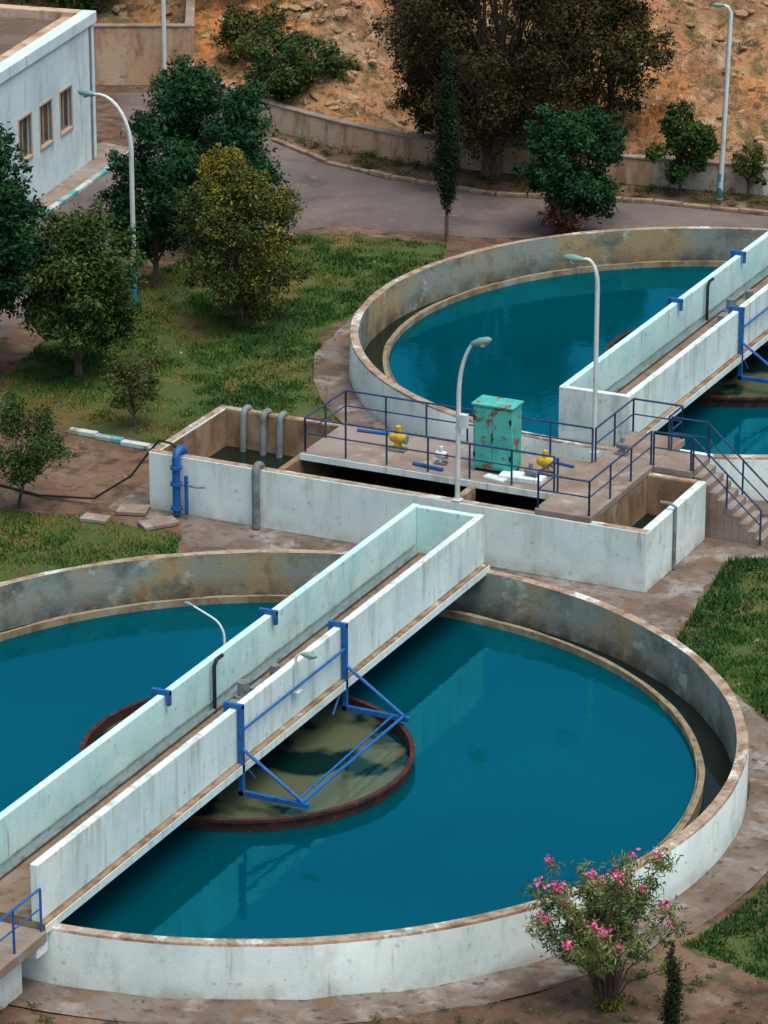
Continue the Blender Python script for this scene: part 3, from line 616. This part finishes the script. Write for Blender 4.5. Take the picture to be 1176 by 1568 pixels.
tree('broadleaf_tree', -17.9, 32.6, 5.9, 2.9, 2.4, 13000, .06, LY, 115, .05, ncl=30, cr=(.18,.3), stems=1)
tree('young_tree', -15.4, 21.5, 3.2, 2.2, .6, 5200, .05, LO, 16, .05, ncl=28, cr=(.15,.27))
tree('young_tree', -15.0, 13.8, 3.5, 2.9, .7, 7500, .055, LG, 17, .06, ncl=32, cr=(.16,.28), lean=(.2,0))
tree('broadleaf_tree', -11.3, 46.9, 4.9, 3.9, .7, 26000, .08, LD, 18, .12, ncl=54, cr=(.17,.28))
tree('dry_shrub', -11.2, 46.5, 1.9, 2.0, .1, 3600, .06, LR, 19, .04, ncl=18, stems=3)
tree('pepper_tree', -16.9, 52.2, 11.0, 8.4, .6, 70000, .075, LB, 20, .22, ncl=140, cr=(.12,.22), stems=2)
tree('pepper_tree', -19.6, 54.0, 6.4, 4.4, .3, 18000, .08, LB, 120, .12, z0=.6, ncl=44, cr=(.18,.28), stems=2, mat2=LO)
tree('pepper_tree', -13.6, 55.0, 6.6, 5.0, .4, 19000, .08, LB, 121, .12, z0=.8, ncl=44, cr=(.18,.28), stems=2, mat2=LO)
tree('young_tree', -9.6, 53.2, 3.6, 2.5, .5, 10000, .08, LG, 21, .06, ncl=26, cr=(.18,.3))
tree('young_tree', -7.2, 54.0, 2.0, 1.4, .3, 2400, .07, LO, 24, .04, ncl=12)
tree('hillside_shrub', -27.6, 57.2, 3.0, 4.8, .1, 15000, .08, LG, 22, .08, z0=.7, ncl=40, stems=3, cr=(.18,.32), mat2=LS)
tree('hillside_shrub', -31.0, 60.2, 2.6, 3.4, .1, 8000, .08, LO, 25, .06, z0=1.0, ncl=26, stems=3)
tree('hillside_shrub', -24.0, 62.0, 2.4, 3.0, .1, 5000, .08, LS, 27, .06, z0=3.4, ncl=22, stems=3)
tree('broadleaf_tree', -42.5, 64.0, 6.5, 9.0, .6, 22000, .11, LG, 23, .2, z0=1.0, ncl=50, stems=2)
tree('broadleaf_tree', -35.5, 67.0, 6.5, 6.0, .6, 15000, .10, LG, 26, .2, z0=2.0, ncl=40, stems=2)
def cypress(x, y, h, w, cb, n, seed, mat=LC, size=.07):
    r = random.Random(seed); e = empty('cypress_tree'); C = []; R = []
    for k in range(46):
        t = k/45; z = cb+(h-cb)*t; ww = w/2*(math.sin(min(1, t*2.2+.18)*math.pi/2))*(1-t**2.6*.85); a = r.uniform(0, 6.28); q = ww*.4
        C.append((x+q*math.cos(a), y+q*math.sin(a), z)); R.append(max(.06, ww*.7))
    b = MB(); b.tube([(x,y,0),(x+.02,y,cb+.2),(x,y,h*.8)], [.08,.06,.02], 0, 8); b.done('trunk', BARK, e)
    leafcloud('crown_foliage', C, R, n, size, mat, seed, e, .4, 1.6, 3)
cypress(-15.0, 44.0, 7.3, .95, 1.15, 15000, 31, LC, .055)
cypress(14.2, -8.5, 2.3, .52, .1, 4000, 32, LC, .035)
def scrub(name, n, xr, dr, seed, mat, s=(.12,.4)):
    r = random.Random(seed); C = []; R = []
    for _ in range(n):
        x = r.uniform(*xr); d = r.uniform(*dr); q = s[0]+(s[1]-s[0])*r.random()**2; C.append((x, yw(x)+d, hz(x, d)+q*.3)); R.append(q)
    leafcloud(name, C, R, n*45, .05, mat, seed, None, .25, .7)
scrub('hillside_scrub', 1400, (-45, 6), (.4, 34), 41, LS)
scrub('hillside_scrub', 750, (-40, 4), (.3, 28), 42, LO, (.2, .75))
r = random.Random(5); C = []; R = []
for _ in range(200):
    i = r.randrange(len(kerb_line)-1); t = r.random(); a = Vector(kerb_line[i]).lerp(Vector(kerb_line[i+1]), t); q = r.uniform(.08, .3)
    C.append((a.x+r.uniform(-.2,.3), a.y+r.uniform(.2, 2.4), q*.4)); R.append(q)
leafcloud('verge_weeds', C, R, 12000, .05, LO, 51, None, .3, .8)
def oleander(x, y):
    r = random.Random(77); e = empty('oleander_bush'); b = MB(); C = []; R = []; F = []
    for k in range(42):
        a = r.uniform(0, 6.28); sp = r.uniform(.1, 2.0); h = r.uniform(2.0, 3.7)-sp*.35
        tip = Vector((x+sp*math.cos(a), y+sp*math.sin(a), h)); mid = Vector((x+sp*.3*math.cos(a), y+sp*.3*math.sin(a), h*.5))
        b.tube([(x+.1*math.cos(a), y+.1*math.sin(a), 0), mid, tip], [.03, .02, .006], 0, 5, False)
        C.append(tuple(tip)); R.append(r.uniform(.2, .36))
        for f_ in (.35, .7):
            m2 = mid.lerp(tip, f_)+Vector((r.uniform(-.1,.1), r.uniform(-.1,.1), 0)); C.append(tuple(m2)); R.append(r.uniform(.16, .32))
        if r.random() < .85: F.append(tuple(tip+Vector((r.uniform(-.15,.15), r.uniform(-.15,.15), .18))))
    b.done('stems', BARK, e)
    leafcloud('leaves', C, R, 12500, .08, LOL, 5, e, .2)
    leafcloud('blossoms', F, [.13]*len(F), len(F)*24, .042, PINK, 6, e, .8)
    leafcloud('basal_shoots', [(x,y,.15),(x+.2,y,.2),(x-.15,y+.1,.35)], [.22,.2,.18], 500, .08, LY, 7, e, .25)
oleander(12.4, -7.7)
r = random.Random(15); C = []; R = []
for _ in range(320):
    a = math.radians(r.uniform(-105, 20)); q = r.uniform(.04, .18); rad = r.uniform(13.1, 18); C.append((rad*math.cos(a), rad*math.sin(a), q*.4)); R.append(q)
for _ in range(150):
    q = r.uniform(.04, .14); a = math.radians(r.uniform(20, 170)); rad = r.uniform(12.1, 13.6); C.append((rad*math.cos(a), rad*math.sin(a), q*.4)); R.append(q)
leafcloud('ground_weeds', C, R, 15000, .04, LO, 52, None, .3, .8)

# ------------------------------------------------------------------ light, sky, camera
S = Vector((.30, -.16, 1)).normalized()
el = math.asin(S.z); rot = math.atan2(S.x, S.y)
w = bpy.data.worlds.new('World'); sc.world = w; w.use_nodes = True; nt = w.node_tree
bg = nt.nodes['Background']; sky = nt.nodes.new('ShaderNodeTexSky'); sky.sky_type = 'NISHITA'; sky.sun_disc = False
sky.sun_elevation = el; sky.sun_rotation = rot; sky.air_density = 1.0; sky.dust_density = 4.0; sky.ozone_density = .3
nt.links.new(sky.outputs[0], bg.inputs[0]); bg.inputs[1].default_value = .15
ld = bpy.data.lights.new('sun', 'SUN'); ld.energy = 2.4; ld.angle = math.radians(45); ld.color = (1, .94, .84)
lo = bpy.data.objects.new('sun', ld); lo.rotation_euler = S.to_track_quat('Z', 'Y').to_euler(); col.objects.link(lo)
cd = bpy.data.cameras.new('camera'); cam = bpy.data.objects.new('camera', cd); col.objects.link(cam)
cam.location = (40.78, -79.02, 40.4); cam.rotation_euler = (math.radians(90-20.6), 0, math.radians(25.34))
cd.sensor_fit = 'VERTICAL'; cd.sensor_height = 24; cd.lens = 6000/1568*24; cd.clip_start = .5; cd.clip_end = 3000
sc.camera = cam
sc.view_settings.view_transform = 'Standard'; sc.view_settings.look = 'None'; sc.view_settings.exposure = 0
